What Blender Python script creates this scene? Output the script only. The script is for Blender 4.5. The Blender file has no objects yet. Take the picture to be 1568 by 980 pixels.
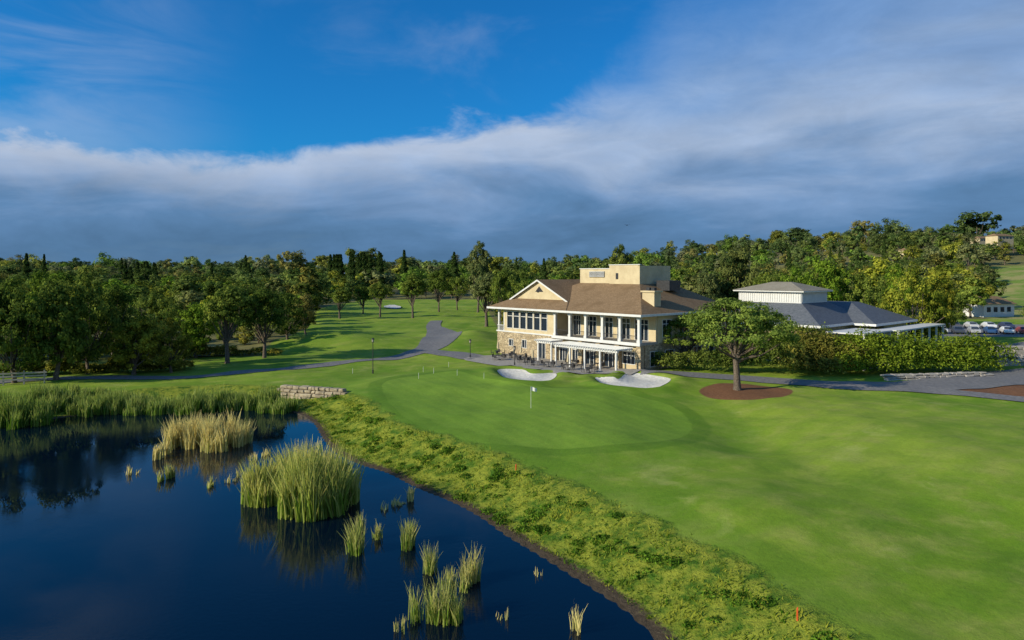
import bpy, math, random
import numpy as np
from mathutils import Vector, Matrix
rng=np.random.default_rng(7); random.seed(7)
F=1045.0; CAMH=14.0; WL=-1.5
S=bpy.context.scene
COL=S.collection
# ---------------------------------------------------------------- helpers
def ray(u,v,z=0.0):
    d=(CAMH-z)*F/(v-420.0); return ((u-784.0)/F*d, d)
def node(nt,t,ins=None,**at):
    n=nt.nodes.new(t)
    for k,v in at.items(): setattr(n,k,v)
    if ins:
        for k,v in ins.items():
            s=n.inputs[k]
            if isinstance(v,bpy.types.NodeSocket): nt.links.new(v,s)
            else: s.default_value=v
    return n
def newmat(name,col=(.5,.5,.5),rough=.8,spec=.3):
    m=bpy.data.materials.new(name); m.use_nodes=True; nt=m.node_tree
    b=nt.nodes['Principled BSDF']; b.inputs['Base Color'].default_value=(*col,1); b.inputs['Roughness'].default_value=rough
    b.inputs['Specular IOR Level'].default_value=spec
    return m,nt,b
def math_(nt,op,a,b=0.0,c=0.0,clamp=False):
    n=node(nt,'ShaderNodeMath',{0:a,1:b,2:c},operation=op); n.use_clamp=clamp; return n.outputs[0]
def sstep(nt,x,a,b):
    return node(nt,'ShaderNodeMapRange',{0:x,1:a,2:b,3:0.0,4:1.0},interpolation_type='SMOOTHSTEP').outputs[0]
def mix(nt,f,a,b,bt='MIX'):
    n=nt.nodes.new('ShaderNodeMix'); n.data_type='RGBA'; n.blend_type=bt
    for i,v in ((0,f),(6,a),(7,b)):
        s=n.inputs[i]
        if isinstance(v,bpy.types.NodeSocket): nt.links.new(v,s)
        else: s.default_value=v if i==0 else ((*v,1) if len(v)==3 else v)
    return n.outputs[2]
def noise(nt,vec,scale,detail=4,rough=.55,dist=0.0):
    n=node(nt,'ShaderNodeTexNoise',{'Vector':vec,'Scale':scale,'Detail':detail,'Roughness':rough,'Distortion':dist}); return n.outputs['Fac']
def bump(nt,b,h,strength,dist):
    n=node(nt,'ShaderNodeBump',{'Height':h,'Strength':strength,'Distance':dist}); nt.links.new(n.outputs[0],b.inputs['Normal'])
def attr(nt,name):
    return node(nt,'ShaderNodeAttribute',attribute_name=name).outputs['Fac']
def mesh_np(name,V,Fa,mats=(),mi=None,attrs=None,smooth=False):
    V=np.asarray(V,dtype=np.float32); Fa=np.asarray(Fa,dtype=np.int32)
    me=bpy.data.meshes.new(name); me.vertices.add(len(V)); me.vertices.foreach_set('co',V.ravel())
    M,k=Fa.shape; me.loops.add(M*k); me.loops.foreach_set('vertex_index',Fa.ravel())
    me.polygons.add(M); me.polygons.foreach_set('loop_start',np.arange(M,dtype=np.int32)*k)
    for m in mats: me.materials.append(m)
    if mi is not None: me.polygons.foreach_set('material_index',np.asarray(mi,dtype=np.int32))
    if smooth: me.polygons.foreach_set('use_smooth',np.ones(M,dtype=bool))
    if attrs:
        for a,d in attrs.items():
            at=me.attributes.new(a,'FLOAT','POINT'); at.data.foreach_set('value',np.asarray(d,dtype=np.float32))
    me.update(calc_edges=True); return me
def obj(name,me,parent=None,loc=(0,0,0)):
    o=bpy.data.objects.new(name,me); COL.objects.link(o); o.location=loc
    if parent: o.parent=parent
    return o
def empty(name,loc=(0,0,0),rz=0):
    e=bpy.data.objects.new(name,None); COL.objects.link(e); e.location=loc; e.rotation_euler=(0,0,rz); e.empty_display_size=.2; return e
def ss(a,b,x):
    t=np.clip((x-a)/(b-a),0,1); return t*t*(3-2*t)
def crom(pts,n=8,closed=False):
    p=np.array(pts,float); N=len(p); out=[]
    rngI=range(N if closed else N-1)
    for i in rngI:
        if closed: a,b,c,d=p[(i-1)%N],p[i],p[(i+1)%N],p[(i+2)%N]
        else: a,b,c,d=p[max(i-1,0)],p[i],p[i+1],p[min(i+2,N-1)]
        for k in range(n):
            t=k/n; out.append(.5*((2*b)+(-a+c)*t+(2*a-5*b+4*c-d)*t*t+(-a+3*b-3*c+d)*t**3))
    if not closed: out.append(p[-1])
    return np.array(out)
def sdist(poly,x,y):
    x=np.asarray(x,float); y=np.asarray(y,float); sh=x.shape; x=x.ravel(); y=y.ravel()
    d=np.full(x.shape,1e18); ins=np.zeros(x.shape,bool); n=len(poly)
    for i in range(n):
        ax,ay=poly[i]; bx,by=poly[(i+1)%n]; ex,ey=bx-ax,by-ay
        t=np.clip(((x-ax)*ex+(y-ay)*ey)/(ex*ex+ey*ey+1e-12),0,1)
        d=np.minimum(d,(x-ax-t*ex)**2+(y-ay-t*ey)**2)
        c=((ay>y)!=(by>y))
        if abs(ey)>1e-12: ins^=c&(x<ax+(y-ay)*ex/ey)
    d=np.sqrt(d); return np.where(ins,-d,d).reshape(sh)
# ---------------------------------------------------------------- site plan
W=[ray(u,v,WL) for u,v in [(1010,985),(965,940),(915,905),(878,882),(830,852),(775,820),(735,792),(690,768),(640,748),(592,724),(550,711),(512,692),(492,668),(480,648),(458,634),(420,626),(360,622),(300,621),(220,626),(140,634),(60,645),(0,655),(-60,662)]]
W+=[(-75,62),(-75,10),(8,8),(8,22)]
pond=crom(W[:-4],3); pond=np.vstack([pond,np.array(W[-4:])])
green=crom([ray(u,v) for u,v in [(588,592),(640,580),(700,574),(752,588),(830,598),(900,600),(960,605),(1030,620),(1060,643),(1040,668),(990,685),(900,693),(800,691),(720,682),(645,660),(600,625)]],4,True)
bunk=[crom([ray(u,v) for u,v in b],6,True) for b in [
 [(764,568),(800,568),(815,574),(850,573),(846,583),(815,590),(780,586),(766,578)],
 [(912,580),(945,583),(962,573),(1000,577),(1027,584),(1010,595),(965,598),(925,590)]]]
mulchA=crom([ray(u,v) for u,v in [(1072,596),(1110,589),(1165,590),(1212,597),(1200,607),(1140,612),(1085,606)]],5,True)
mulchB=crom([ray(u,v) for u,v in [(1440,597),(1500,588),(1600,583),(1640,610),(1568,614),(1500,606)]],5,True)
def fbm(x,y,s,seed):
    r=np.random.default_rng(seed); z=np.zeros_like(x,dtype=float)
    for o in range(5):
        a,b,c,d=r.uniform(0,6.28,4); th=r.uniform(0,6.28); k=(1.0+.45*o)/s
        z+=np.sin((x*math.cos(th)+y*math.sin(th))*k*6.28+a)*np.cos((y*math.cos(th+.6)-x*math.sin(th+.6))*k*5.1+b)/(1+.4*o)
    return z/2.5
def terrain(x,y,full=False):
    x=np.asarray(x,float); y=np.asarray(y,float)
    dw=sdist(pond,x,y); dg=sdist(green,x,y)
    bx=ss(-12,-2,x)*ss(84,94,y)
    near=ss(3,20,dw)*(1-.8*bx)
    z=np.where(dw>0,WL+1.5*ss(0,6.5,dw),WL-1.2*ss(0,5,-dw))
    z=z+.45*fbm(x,y,45,3)*near+.15*fbm(x,y,14,5)*ss(1,6,dw)*(1-bx)
    z=z+.4*ss(7,0,dg)*ss(2,7,dw)
    z=z-.85*np.exp(-(((x-21)/8)**2+((y-64)/12)**2))+.9*np.exp(-(((x-38)/12)**2+((y-56)/16)**2))+.45*np.exp(-(((x-14)/6)**2+((y-42)/6)**2))
    for b in bunk:
        db=sdist(b,x,y); z=z+.45*np.exp(-((db-1.2)/1.6)**2)*(db>-.6)*ss(-.6,.6,db)-.35*ss(.3,-2.2,db)
    z=z+2.6*np.exp(-(((x+33)/15)**2+((y-137)/11)**2))+1.5*np.exp(-(((x+8)/5)**2+((y-147)/16)**2))
    z=z+1.5*ss(118,138,y)*ss(68,84,x)
    z=z+3.5*ss(330,650,y)+11*ss(650,1300,y)+2.5*fbm(x,y,420,9)*ss(300,600,y)
    z=z+21*ss(300,600,y)*ss(110,400,x)+3*ss(420,700,y)*ss(-20,-200,-x)
    z=z+11*ss(150,300,x)*ss(225,360,y)
    if full: return z,dw,dg
    return z
def tz(x,y): return float(terrain(np.array([x]),np.array([y]))[0])
def site(u,v):
    z=0.0
    for _ in range(6):
        x,y=ray(u,v,z); z=.5*z+.5*tz(x,y)
    x,y=ray(u,v,z); return x,y,tz(x,y)
ex1=[ray(u,v) for u,v in [(300,570),(400,553),(440,522),(478,503),(492,472),(560,459),(650,459),(760,459),(742,478),(752,500),(765,535),(760,570)]]
def clearing(x,y): return (x>.70*y)&(x<.97*y)&(y>190)&(y<430)
def forest_mask(x,y):
    m=(y>116)|((y>97)&(x<-.47*y))
    m&=sdist(ex1,x,y)>1.5
    m&=~((x>-9)&(x<75)&(y>80)&(y<152))
    m&=~((x>60)&(x<160)&(y>80)&(y<190))
    m&=~clearing(x,y)
    return m
# ---------------------------------------------------------------- materials
def ground_mat():
    m,nt,b=newmat('turf',rough=.9,spec=.12)
    co=node(nt,'ShaderNodeTexCoord').outputs['Object']
    dw=attr(nt,'dw'); dg=attr(nt,'dg'); wild=attr(nt,'wild'); mul=attr(nt,'mulch'); dry=attr(nt,'dry')
    nL=noise(nt,co,.045,4); nM=noise(nt,co,.35,5,.6); nF=noise(nt,co,3.2,5,.7); nX=noise(nt,co,14,3,.7); nP=noise(nt,co,.16,6,.7,.6); nB=noise(nt,co,.022,5,.6,.5); nQ=noise(nt,co,1.0,5,.7)
    fair=mix(nt,sstep(nt,nL,.35,.65),(.155,.265,.016),(.27,.355,.036))
    fair=mix(nt,sstep(nt,nM,.4,.75),fair,(.29,.33,.06))
    fair=mix(nt,math_(nt,'MULTIPLY',sstep(nt,nB,.48,.62),.45),fair,(.10,.205,.014))
    fair=mix(nt,math_(nt,'MULTIPLY',sstep(nt,nP,.5,.66),.50),fair,(.11,.215,.014))
    fair=mix(nt,math_(nt,'MULTIPLY',sstep(nt,nP,.44,.30),.6),fair,(.36,.385,.10))
    wv=node(nt,'ShaderNodeTexWave',{'Vector':node(nt,'ShaderNodeMapping',{'Vector':co,'Rotation':(0,0,.9)}).outputs[0],'Scale':.10,'Distortion':1.2,'Detail':2.0}).outputs['Fac']
    fair=mix(nt,math_(nt,'MULTIPLY',sstep(nt,wv,.3,.7),.13),fair,(.085,.20,.014))
    grn=mix(nt,sstep(nt,nL,.3,.7),(.165,.285,.026),(.215,.33,.036))
    wv2=node(nt,'ShaderNodeTexWave',{'Vector':node(nt,'ShaderNodeMapping',{'Vector':co,'Rotation':(0,0,-.5)}).outputs[0],'Scale':.22,'Distortion':.3}).outputs['Fac']
    grn=mix(nt,math_(nt,'MULTIPLY',sstep(nt,wv2,.35,.65),.14),grn,(.10,.23,.018))
    grn=mix(nt,math_(nt,'MULTIPLY',sstep(nt,nP,.48,.68),.35),grn,(.11,.22,.018))
    col=fair
    dgn=math_(nt,'ADD',dg,math_(nt,'MULTIPLY',math_(nt,'SUBTRACT',nM,.5),.7))
    col=mix(nt,math_(nt,'MULTIPLY',sstep(nt,dgn,6.2,5.4),.35),col,(.14,.26,.022))
    col=mix(nt,math_(nt,'MULTIPLY',sstep(nt,dgn,2.0,1.6),.55),col,(.09,.19,.014))
    col=mix(nt,sstep(nt,dgn,.15,-.1),col,grn)
    dwn=math_(nt,'ADD',dw,math_(nt,'MULTIPLY',math_(nt,'SUBTRACT',nM,.5),3.0))
    col=mix(nt,math_(nt,'MULTIPLY',sstep(nt,dwn,9.0,8.4),.45),col,(.11,.215,.015))
    rg=mix(nt,sstep(nt,noise(nt,co,.9,5,.65),.34,.6),(.065,.145,.012),(.29,.32,.035))
    rg=mix(nt,sstep(nt,noise(nt,co,2.3,4,.6),.54,.72),rg,(.04,.10,.012))
    col=mix(nt,sstep(nt,dwn,6.6,5.6),col,rg)
    mud=mix(nt,nF,(.035,.026,.016),(.15,.11,.07))
    col=mix(nt,sstep(nt,math_(nt,'ADD',dw,math_(nt,'MULTIPLY',math_(nt,'SUBTRACT',nF,.5),1.4)),1.1,.55),col,mud)
    ff=mix(nt,nM,(.07,.10,.025),(.28,.23,.10))
    col=mix(nt,wild,col,ff)
    col=mix(nt,dry,col,mix(nt,sstep(nt,noise(nt,co,.05,5,.7),.4,.6),(.16,.25,.035),(.34,.31,.11)))
    mc=mix(nt,nF,(.12,.05,.022),(.28,.14,.07))
    col=mix(nt,sstep(nt,mul,.15,-.15),col,mc)
    v=math_(nt,'ADD',.38,math_(nt,'ADD',math_(nt,'MULTIPLY',nF,.50),math_(nt,'MULTIPLY',nX,.42)))
    v=math_(nt,'ADD',v,math_(nt,'MULTIPLY',nQ,.30))
    vv=node(nt,'ShaderNodeCombineColor',{0:v,1:v,2:v}).outputs[0]
    col=mix(nt,1.0,col,vv,'MULTIPLY')
    nt.links.new(col,b.inputs['Base Color'])
    rb=math_(nt,'ADD',math_(nt,'MULTIPLY',sstep(nt,dwn,6.6,5.6),.9),.20)
    h=math_(nt,'MULTIPLY',math_(nt,'ADD',nF,math_(nt,'MULTIPLY',nX,.5)),rb)
    bump(nt,b,h,.7,.25)
    return m
M_turf=ground_mat()
def noisy(name,c1,c2,scale,rough=.85,bs=.3,bd=.03,spec=.3,detail=5):
    m,nt,b=newmat(name,rough=rough,spec=spec); co=node(nt,'ShaderNodeTexCoord').outputs['Object']
    n=noise(nt,co,scale,detail,.65); n2=noise(nt,co,scale*.13,3)
    c=mix(nt,sstep(nt,n,.3,.7),c1,c2); c=mix(nt,math_(nt,'MULTIPLY',n2,.35),c,c1)
    nt.links.new(c,b.inputs['Base Color']); bump(nt,b,n,bs,bd); return m
M_path=noisy('asphalt_path',(.14,.135,.135),(.25,.235,.22),2.5)
M_conc=noisy('concrete',(.30,.27,.23),(.42,.38,.33),2.0)
M_sand=noisy('sand',(.54,.51,.45),(.74,.70,.63),2.2,.95,.7,.15,.1)
M_mulch=noisy('mulch_bark',(.09,.045,.025),(.26,.14,.08),5,.95,.8,.08,.1)
M_white=noisy('white_paint',(.60,.59,.56),(.70,.69,.66),1.2,.55,.05,.01)
M_cream=noisy('cream_stucco',(.50,.40,.24),(.64,.53,.33),.7,.85,.15,.02)
M_dark=noisy('dark_metal',(.02,.02,.022),(.045,.045,.05),3,.5,.1,.01)
M_wood=noisy('weathered_wood',(.10,.07,.045),(.20,.15,.10),4)
M_bark=noisy('bark',(.07,.055,.04),(.20,.155,.12),6,.95,.8,.06)
M_red=noisy('red_paint',(.55,.08,.02),(.65,.12,.03),5,.5)
M_slate=noisy('slate_roof',(.085,.095,.11),(.15,.16,.18),2.5,.7)
M_rub=noisy('rubber',(.015,.015,.015),(.03,.03,.03),5,.8)
M_field=noisy('fieldstone',(.25,.20,.13),(.55,.46,.31),1.1,.9,.6,.1)
def shingle(name,c1,c2):
    m,nt,b=newmat(name,rough=.9,spec=.15); co=node(nt,'ShaderNodeTexCoord').outputs['Object']
    br=node(nt,'ShaderNodeTexNoise',{'Vector':node(nt,'ShaderNodeMapping',{'Vector':co,'Scale':(3,3,9)}).outputs[0],'Scale':1.2,'Detail':5.0,'Roughness':.7}).outputs['Fac']
    z=node(nt,'ShaderNodeSeparateXYZ',{0:co}).outputs[2]
    fr=math_(nt,'FRACT',math_(nt,'MULTIPLY',z,5.0))
    c=mix(nt,sstep(nt,br,.3,.7),c1,c2); c=mix(nt,math_(nt,'MULTIPLY',sstep(nt,fr,.3,0.0),.55),c,tuple(k*.45 for k in c1))
    c=mix(nt,sstep(nt,noise(nt,co,.35,4),.45,.75),c,c1)
    nt.links.new(c,b.inputs['Base Color']); bump(nt,b,math_(nt,'ADD',br,fr),.4,.05); return m
M_roof=shingle('cedar_shingles',(.18,.115,.06),(.33,.22,.125))
def stone_mat():
    m,nt,b=newmat('ledge_stone',rough=.9,spec=.2); co=node(nt,'ShaderNodeTexCoord').outputs['Object']
    mp=node(nt,'ShaderNodeMapping',{'Vector':co,'Scale':(1.7,1.7,3.4)}).outputs[0]
    v=node(nt,'ShaderNodeTexVoronoi',{'Vector':mp,'Scale':1.0}); e=node(nt,'ShaderNodeTexVoronoi',{'Vector':mp,'Scale':1.0},feature='DISTANCE_TO_EDGE')
    r=node(nt,'ShaderNodeSeparateColor',{0:v.outputs['Color']}).outputs[0]
    c=mix(nt,r,(.30,.22,.13),(.62,.49,.31)); c=mix(nt,math_(nt,'MULTIPLY',noise(nt,co,4,4),.7),c,(.43,.34,.21)); c=mix(nt,sstep(nt,e.outputs['Distance'],.07,.02),c,(.17,.14,.10))
    nt.links.new(c,b.inputs['Base Color']); bump(nt,b,sstep(nt,e.outputs['Distance'],0,.12),.6,.05); return m
M_stone=stone_mat()
M_glass,nt_,b_=newmat('window_glass',(.02,.03,.045),.08,.8)
def leafmat(name,dark,light,tr=.3):
    m=bpy.data.materials.new(name); m.use_nodes=True; nt=m.node_tree; nt.nodes.remove(nt.nodes['Principled BSDF'])
    t=attr(nt,'tint'); oi=node(nt,'ShaderNodeObjectInfo')
    c=mix(nt,t,dark,light)
    c=mix(nt,1.0,c,oi.outputs['Color'],'MULTIPLY')
    d=node(nt,'ShaderNodeBsdfDiffuse',{'Color':c}); tl=node(nt,'ShaderNodeBsdfTranslucent',{'Color':c})
    mx=node(nt,'ShaderNodeMixShader',{0:tr,1:d.outputs[0],2:tl.outputs[0]})
    nt.links.new(mx.outputs[0],nt.nodes['Material Output'].inputs[0]); return m
M_leaf=leafmat('oak_leaves',(.060,.105,.020),(.41,.44,.08),.33)
M_reed=leafmat('reed_blades',(.19,.29,.035),(.74,.62,.24),.35)
M_blade=leafmat('grass_blades',(.05,.13,.008),(.40,.41,.05),.35)
def water_mat():
    m,nt,b=newmat('pond_water',(.001,.006,.016),.02,.5); co=node(nt,'ShaderNodeTexCoord').outputs['Object']
    b.inputs['IOR'].default_value=1.33
    a=noise(nt,node(nt,'ShaderNodeMapping',{'Vector':co,'Scale':(1.0,1.6,1)}).outputs[0],3.2,4,.6); c=noise(nt,co,.12,3)
    bump(nt,b,math_(nt,'MULTIPLY',a,sstep(nt,c,.35,.65)),.14,.05); return m
M_water=water_mat()
# ---------------------------------------------------------------- ground sheet
def axis(lo,hi,step,far,g):
    a=list(np.arange(lo,hi,step)); s=step
    while a[-1]<far: s*=g; a.append(a[-1]+s)
    return a
xs=axis(0,112,.5,3500,1.07); xs=np.array([-k for k in xs[:0:-1]]+xs)
ys=axis(18,150,.42,4500,1.035); s=.42; l=[18]
while l[-1]>-120: s*=1.2; l.append(l[-1]-s)
ys=np.array(l[:0:-1]+ys)
X,Y=np.meshgrid(xs,ys); Z,DW,DG=terrain(X,Y,True)
nx,ny=len(xs),len(ys); idx=np.arange(nx*ny).reshape(ny,nx)
Fq=np.stack([idx[:-1,:-1],idx[:-1,1:],idx[1:,1:],idx[1:,:-1]],-1).reshape(-1,4)
wildm=forest_mask(X.ravel(),Y.ravel()).astype(float)*ss(95,120,Y.ravel())
mu=np.minimum(sdist(mulchA,X,Y),sdist(mulchB,X,Y)).ravel()
V=np.stack([X.ravel(),Y.ravel(),Z.ravel()],1)
obj('ground',mesh_np('ground',V,Fq,[M_turf],attrs={'dw':DW.ravel(),'dg':DG.ravel(),'wild':wildm,'mulch':mu,'dry':clearing(X.ravel(),Y.ravel()).astype(float)},smooth=True))
obj('pond_water',mesh_np('pond_water',[(-95,5,WL),(14,5,WL),(14,84,WL),(-95,84,WL)],[[0,1,2,3]],[M_water]))
# draped sheets
def ribbon(name,pts,widths,mat,off=.05,n=10):
    c=crom([(*p,w) for p,w in zip(pts,widths)],n); xy=c[:,:2]; w=c[:,2]
    t=np.gradient(xy,axis=0); t/=np.linalg.norm(t,axis=1)[:,None]+1e-9; nrm=np.stack([-t[:,1],t[:,0]],1)
    K=7; V=[]
    for j in range(K):
        f=(j/(K-1)-.5); V.append(xy+nrm*(w*f)[:,None])
    V=np.stack(V,1).reshape(-1,2); z=terrain(V[:,0],V[:,1])+off+.0008*np.maximum(V[:,1]-140,0); V=np.column_stack([V,z])
    N=len(xy); id=np.arange(N*K).reshape(N,K)
    Fa=np.stack([id[:-1,:-1],id[:-1,1:],id[1:,1:],id[1:,:-1]],-1).reshape(-1,4)
    return obj(name,mesh_np(name,V,Fa,[mat],smooth=True))
def sheet(name,poly,mat,off=.05,rings=10):
    poly=np.array(poly); c=poly.mean(0); n=len(poly); V=[[*c]]
    for r in range(1,rings+1): V+= [list(c+(p-c)*r/rings) for p in poly]
    V=np.array(V); z=terrain(V[:,0],V[:,1])+off; V=np.column_stack([V,z])
    me=bpy.data.meshes.new(name); faces=[(0,1+i,1+(i+1)%n) for i in range(n)]
    for r in range(rings-1):
        for i in range(n):
            a=1+r*n+i; b=1+r*n+(i+1)%n; faces.append((a,a+n,b+n,b))
    me.from_pydata([tuple(v) for v in V],[],faces); me.materials.append(mat); me.polygons.foreach_set('use_smooth',[True]*len(faces))
    return obj(name,me)
for b in bunk: sheet('sand_bunker',b,M_sand,.07,14)
R=lambda u,v:ray(u,v)
ribbon('cart_path',[R(-60,588),R(60,583),R(180,579),R(300,576),R(420,567),R(520,557),R(600,548),R(650,538),R(672,527),R(680,515),R(672,506),R(664,499),R(668,492)],[3,3,3,3,3,3,3.2,4.5,7,8,6,4,3.5],M_path,.06)
ribbon('cart_path',[R(650,540),R(690,543),R(740,551),R(790,559),R(850,567)],[4,6,5,4,3.5],M_path,.09)
ribbon('service_road',[R(985,571),R(1060,575),R(1140,580),R(1220,586),R(1300,592),R(1400,593),R(1480,587),R(1568,576),R(1680,566)],[5,5,5,5,6,8,9,9,9],M_path,.08)
ribbon('service_road',[R(1330,596),R(1420,601),R(1500,607),R(1580,613),R(1700,620)],[2,2.5,3,3,3],M_path,.1)
pat=[(-2,118),(-8,112),(-2,103),(6,95.5),(13,93.5),(19,96.5),(20,99),(10,110),(0,121)]
sheet('patio',crom(pat,4,True),M_conc,.10,8)
sheet('car_park',[(84,116),(100,114),(118,114),(135,118),(150,140),(158,165),(120,168),(90,165),(82,140)],M_path,.15,24)
for u,v,w,h in [(601,470,26,2.4)]:
    p=crom([R(u+w/2*math.cos(a)*(1+.2*math.sin(3*a)),v+h*math.sin(a)) for a in np.linspace(0,6.28,9)[:-1]],4,True)
    sheet('sand_bunker',p,M_sand,.35,6)
# ---------------------------------------------------------------- generic builders
class Part:
    def __init__(s): s.v=[]; s.f=[]
    def box(s,x0,x1,y0,y1,z0,z1):
        b=len(s.v); s.v+=[(x0,y0,z0),(x1,y0,z0),(x1,y1,z0),(x0,y1,z0),(x0,y0,z1),(x1,y0,z1),(x1,y1,z1),(x0,y1,z1)]
        s.f+=[(b,b+3,b+2,b+1),(b+4,b+5,b+6,b+7),(b,b+1,b+5,b+4),(b+1,b+2,b+6,b+5),(b+2,b+3,b+7,b+6),(b+3,b,b+4,b+7)]; return s
    def poly(s,pts):
        b=len(s.v); s.v+=[tuple(p) for p in pts]; s.f.append(tuple(range(b,b+len(pts)))); return s
    def tube(s,pts,rad,n=6,cap=True):
        rings=[]
        pts=[Vector(p) for p in pts]
        for i,p in enumerate(pts):
            d=(pts[min(i+1,len(pts)-1)]-pts[max(i-1,0)]); d.normalize()
            a=d.orthogonal().normalized() if abs(d.z)<.95 else Vector((1,0,0)); a=(a-d*a.dot(d)).normalized(); c=d.cross(a)
            b=len(s.v); 
            for k in range(n):
                t=6.2832*k/n; s.v.append(tuple(p+(a*math.cos(t)+c*math.sin(t))*rad[i]))
            rings.append(b)
        for r0,r1 in zip(rings,rings[1:]):
            for k in range(n): s.f.append((r0+k,r0+(k+1)%n,r1+(k+1)%n,r1+k))
        if cap: s.f.append(tuple(rings[-1]+k for k in range(n))); s.f.append(tuple(rings[0]+k for k in range(n))[::-1])
        return s
    def make(s,name,mat,parent=None,loc=(0,0,0),smooth=False,bevel=0):
        me=bpy.data.meshes.new(name); me.from_pydata(s.v,[],s.f); me.materials.append(mat)
        if smooth: me.polygons.foreach_set('use_smooth',[True]*len(s.f))
        o=obj(name,me,parent,loc)
        if bevel:
            m=o.modifiers.new('bevel','BEVEL'); m.width=bevel; m.segments=1
        return o
# ---------------------------------------------------------------- vegetation
def leaf_quads(C,Nn,size,r):
    n=len(C); Nn=Nn/(np.linalg.norm(Nn,axis=1)[:,None]+1e-9)
    a=np.cross(Nn,r.normal(size=(n,3))); a/=np.linalg.norm(a,axis=1)[:,None]+1e-9; b=np.cross(Nn,a)
    s=(size*r.uniform(.6,1.35,n))[:,None]
    V=np.stack([C-a*s,C-b*s*.55,C+a*s,C+b*s*.55],1).reshape(-1,3)
    return V,np.arange(n*4).reshape(n,4)
def tree_mesh(name,H,Rr,th,ncl,lpc,leaf,seed,trunk_r=.35,flat=.6,lean=0,crf=.24,nl=14):
    r=np.random.default_rng(seed); cz=th+(H-th)*.48; rz=(H-th)*.52
    lob=r.normal(size=(7,3)); lob/=np.linalg.norm(lob,axis=1)[:,None]; la=r.uniform(-.42,.36,7)
    d=r.normal(size=(ncl,3)); d/=np.linalg.norm(d,axis=1)[:,None]
    lo=-.5 if th>1.8 else -.95
    d[:,2]=np.where(d[:,2]<lo,-d[:,2],d[:,2])
    rad=r.uniform(.12,1,ncl)**.42
    m=1+sum(la[i]*np.exp(-3*(1-d@lob[i])) for i in range(7))
    P=d*(rad*m)[:,None]*np.array([Rr,Rr,rz])*.86+np.array([lean,0,cz])
    cr=Rr*crf*r.uniform(.55,1.35,ncl)
    nleaf=(lpc*r.uniform(.7,1.3,ncl)).astype(int); ci=np.repeat(np.arange(ncl),nleaf)
    g=r.normal(size=(len(ci),3)); g/=np.linalg.norm(g,axis=1)[:,None]; g*= (r.uniform(0,1,len(ci))**.45)[:,None]
    C=P[ci]+g*cr[ci][:,None]*np.array([1,1,flat])
    C[:,2]=np.maximum(C[:,2],.1)
    out=(C-np.array([0,0,cz*.8])); out/=np.linalg.norm(out,axis=1)[:,None]
    Nn=g*.9+out*.5+np.array([0,0,.3])+r.normal(size=C.shape)*.38
    LV,LF=leaf_quads(C,Nn,leaf,r)
    ct=r.uniform(0,1,ncl)
    tint=np.clip(.05+.65*ct[ci]+r.normal(0,.16,len(ci)),0,1)
    p=Part(); jx=r.normal(0,.25,2)
    top=(jx[0]+lean*.4,jx[1],cz); tt=max(th,1.6)
    p.tube([(0,0,-.6),(0,0,.1),(0.02,0,.5),(jx[0]*.3,jx[1]*.3,tt*.6),(jx[0]*.7+lean*.2,jx[1]*.7,tt*1.05),top],[trunk_r*1.35,trunk_r*1.2,trunk_r,trunk_r*.85,trunk_r*.75,trunk_r*.3],8,False)
    for i in r.choice(ncl,min(nl,ncl),replace=False):
        e=P[i]; s0=np.array([jx[0]*.6,jx[1]*.6,tt*r.uniform(.8,1.15)]); q=s0+(e-s0)*.5+np.array([0,0,-.08*abs(e[0])-.1])+r.normal(0,.25,3)
        p.tube([s0,q,e],[trunk_r*.42,trunk_r*.25,.03],5,False)
    bv=np.array(p.v); bf=np.array(p.f)
    V=np.vstack([bv,LV]); Fa=np.vstack([bf,LF+len(bv)])
    mi=np.r_[np.zeros(len(bf)),np.ones(len(LF))]; t=np.r_[np.zeros(len(bv)),np.repeat(tint,4)]
    return mesh_np(name,V,Fa,[M_bark,M_leaf],mi,{'tint':t})
def conifer_mesh(name,H,Rr,n,leaf,seed):
    r=np.random.default_rng(seed); h=r.uniform(0.06,1,n)**.8; a=r.uniform(0,6.28,n); lay=.75+.35*np.sin(h*42+np.sin(a*3))
    rr=(1-h)**.85*Rr*lay*r.uniform(.35,1,n)**.5
    C=np.stack([np.cos(a)*rr,np.sin(a)*rr,h*H-rr*.25],1); Nn=np.stack([np.cos(a),np.sin(a),np.full(n,.7)],1)+r.normal(0,.4,(n,3))
    LV,LF=leaf_quads(C,Nn,leaf,r); p=Part(); p.tube([(0,0,-.5),(0,0,H*.5),(0,0,H*.97)],[.3,.18,.03],6,False)
    bv=np.array(p.v); bf=np.array(p.f); V=np.vstack([bv,LV]); Fa=np.vstack([bf,LF+len(bv)])
    return mesh_np(name,V,Fa,[M_bark,M_leaf],np.r_[np.zeros(len(bf)),np.ones(len(LF))],{'tint':np.r_[np.zeros(len(bv)),np.repeat(np.clip(r.normal(.2,.15,n),0,1),4)]})
LOW=[tree_mesh('crown_low%d'%i,12,r0,t0,40,58,.40,20+i,.28,.7,0,.26,5) for i,(r0,t0) in enumerate([(6,1.2),(5.0,1.9),(6.6,.9),(4.2,1.5),(5.8,.6),(3.6,.8),(5.2,2.4)])]
HR=[6.2,5.2,6.8,4.8,6.6,5.6]
HI=[tree_mesh('crown_hi%d'%i,12,r0,t0,115,85,.20,50+i,.36,.6,0,.175,18) for i,(r0,t0) in enumerate([(6.2,2.6),(5.2,3.2),(6.8,2.2),(4.8,2.2),(6.6,.5),(5.6,.8)])]
CON=[conifer_mesh('conifer%d'%i,14,r0,2200,.38,80+i) for i,r0 in enumerate([2.6,3.2])]
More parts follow.
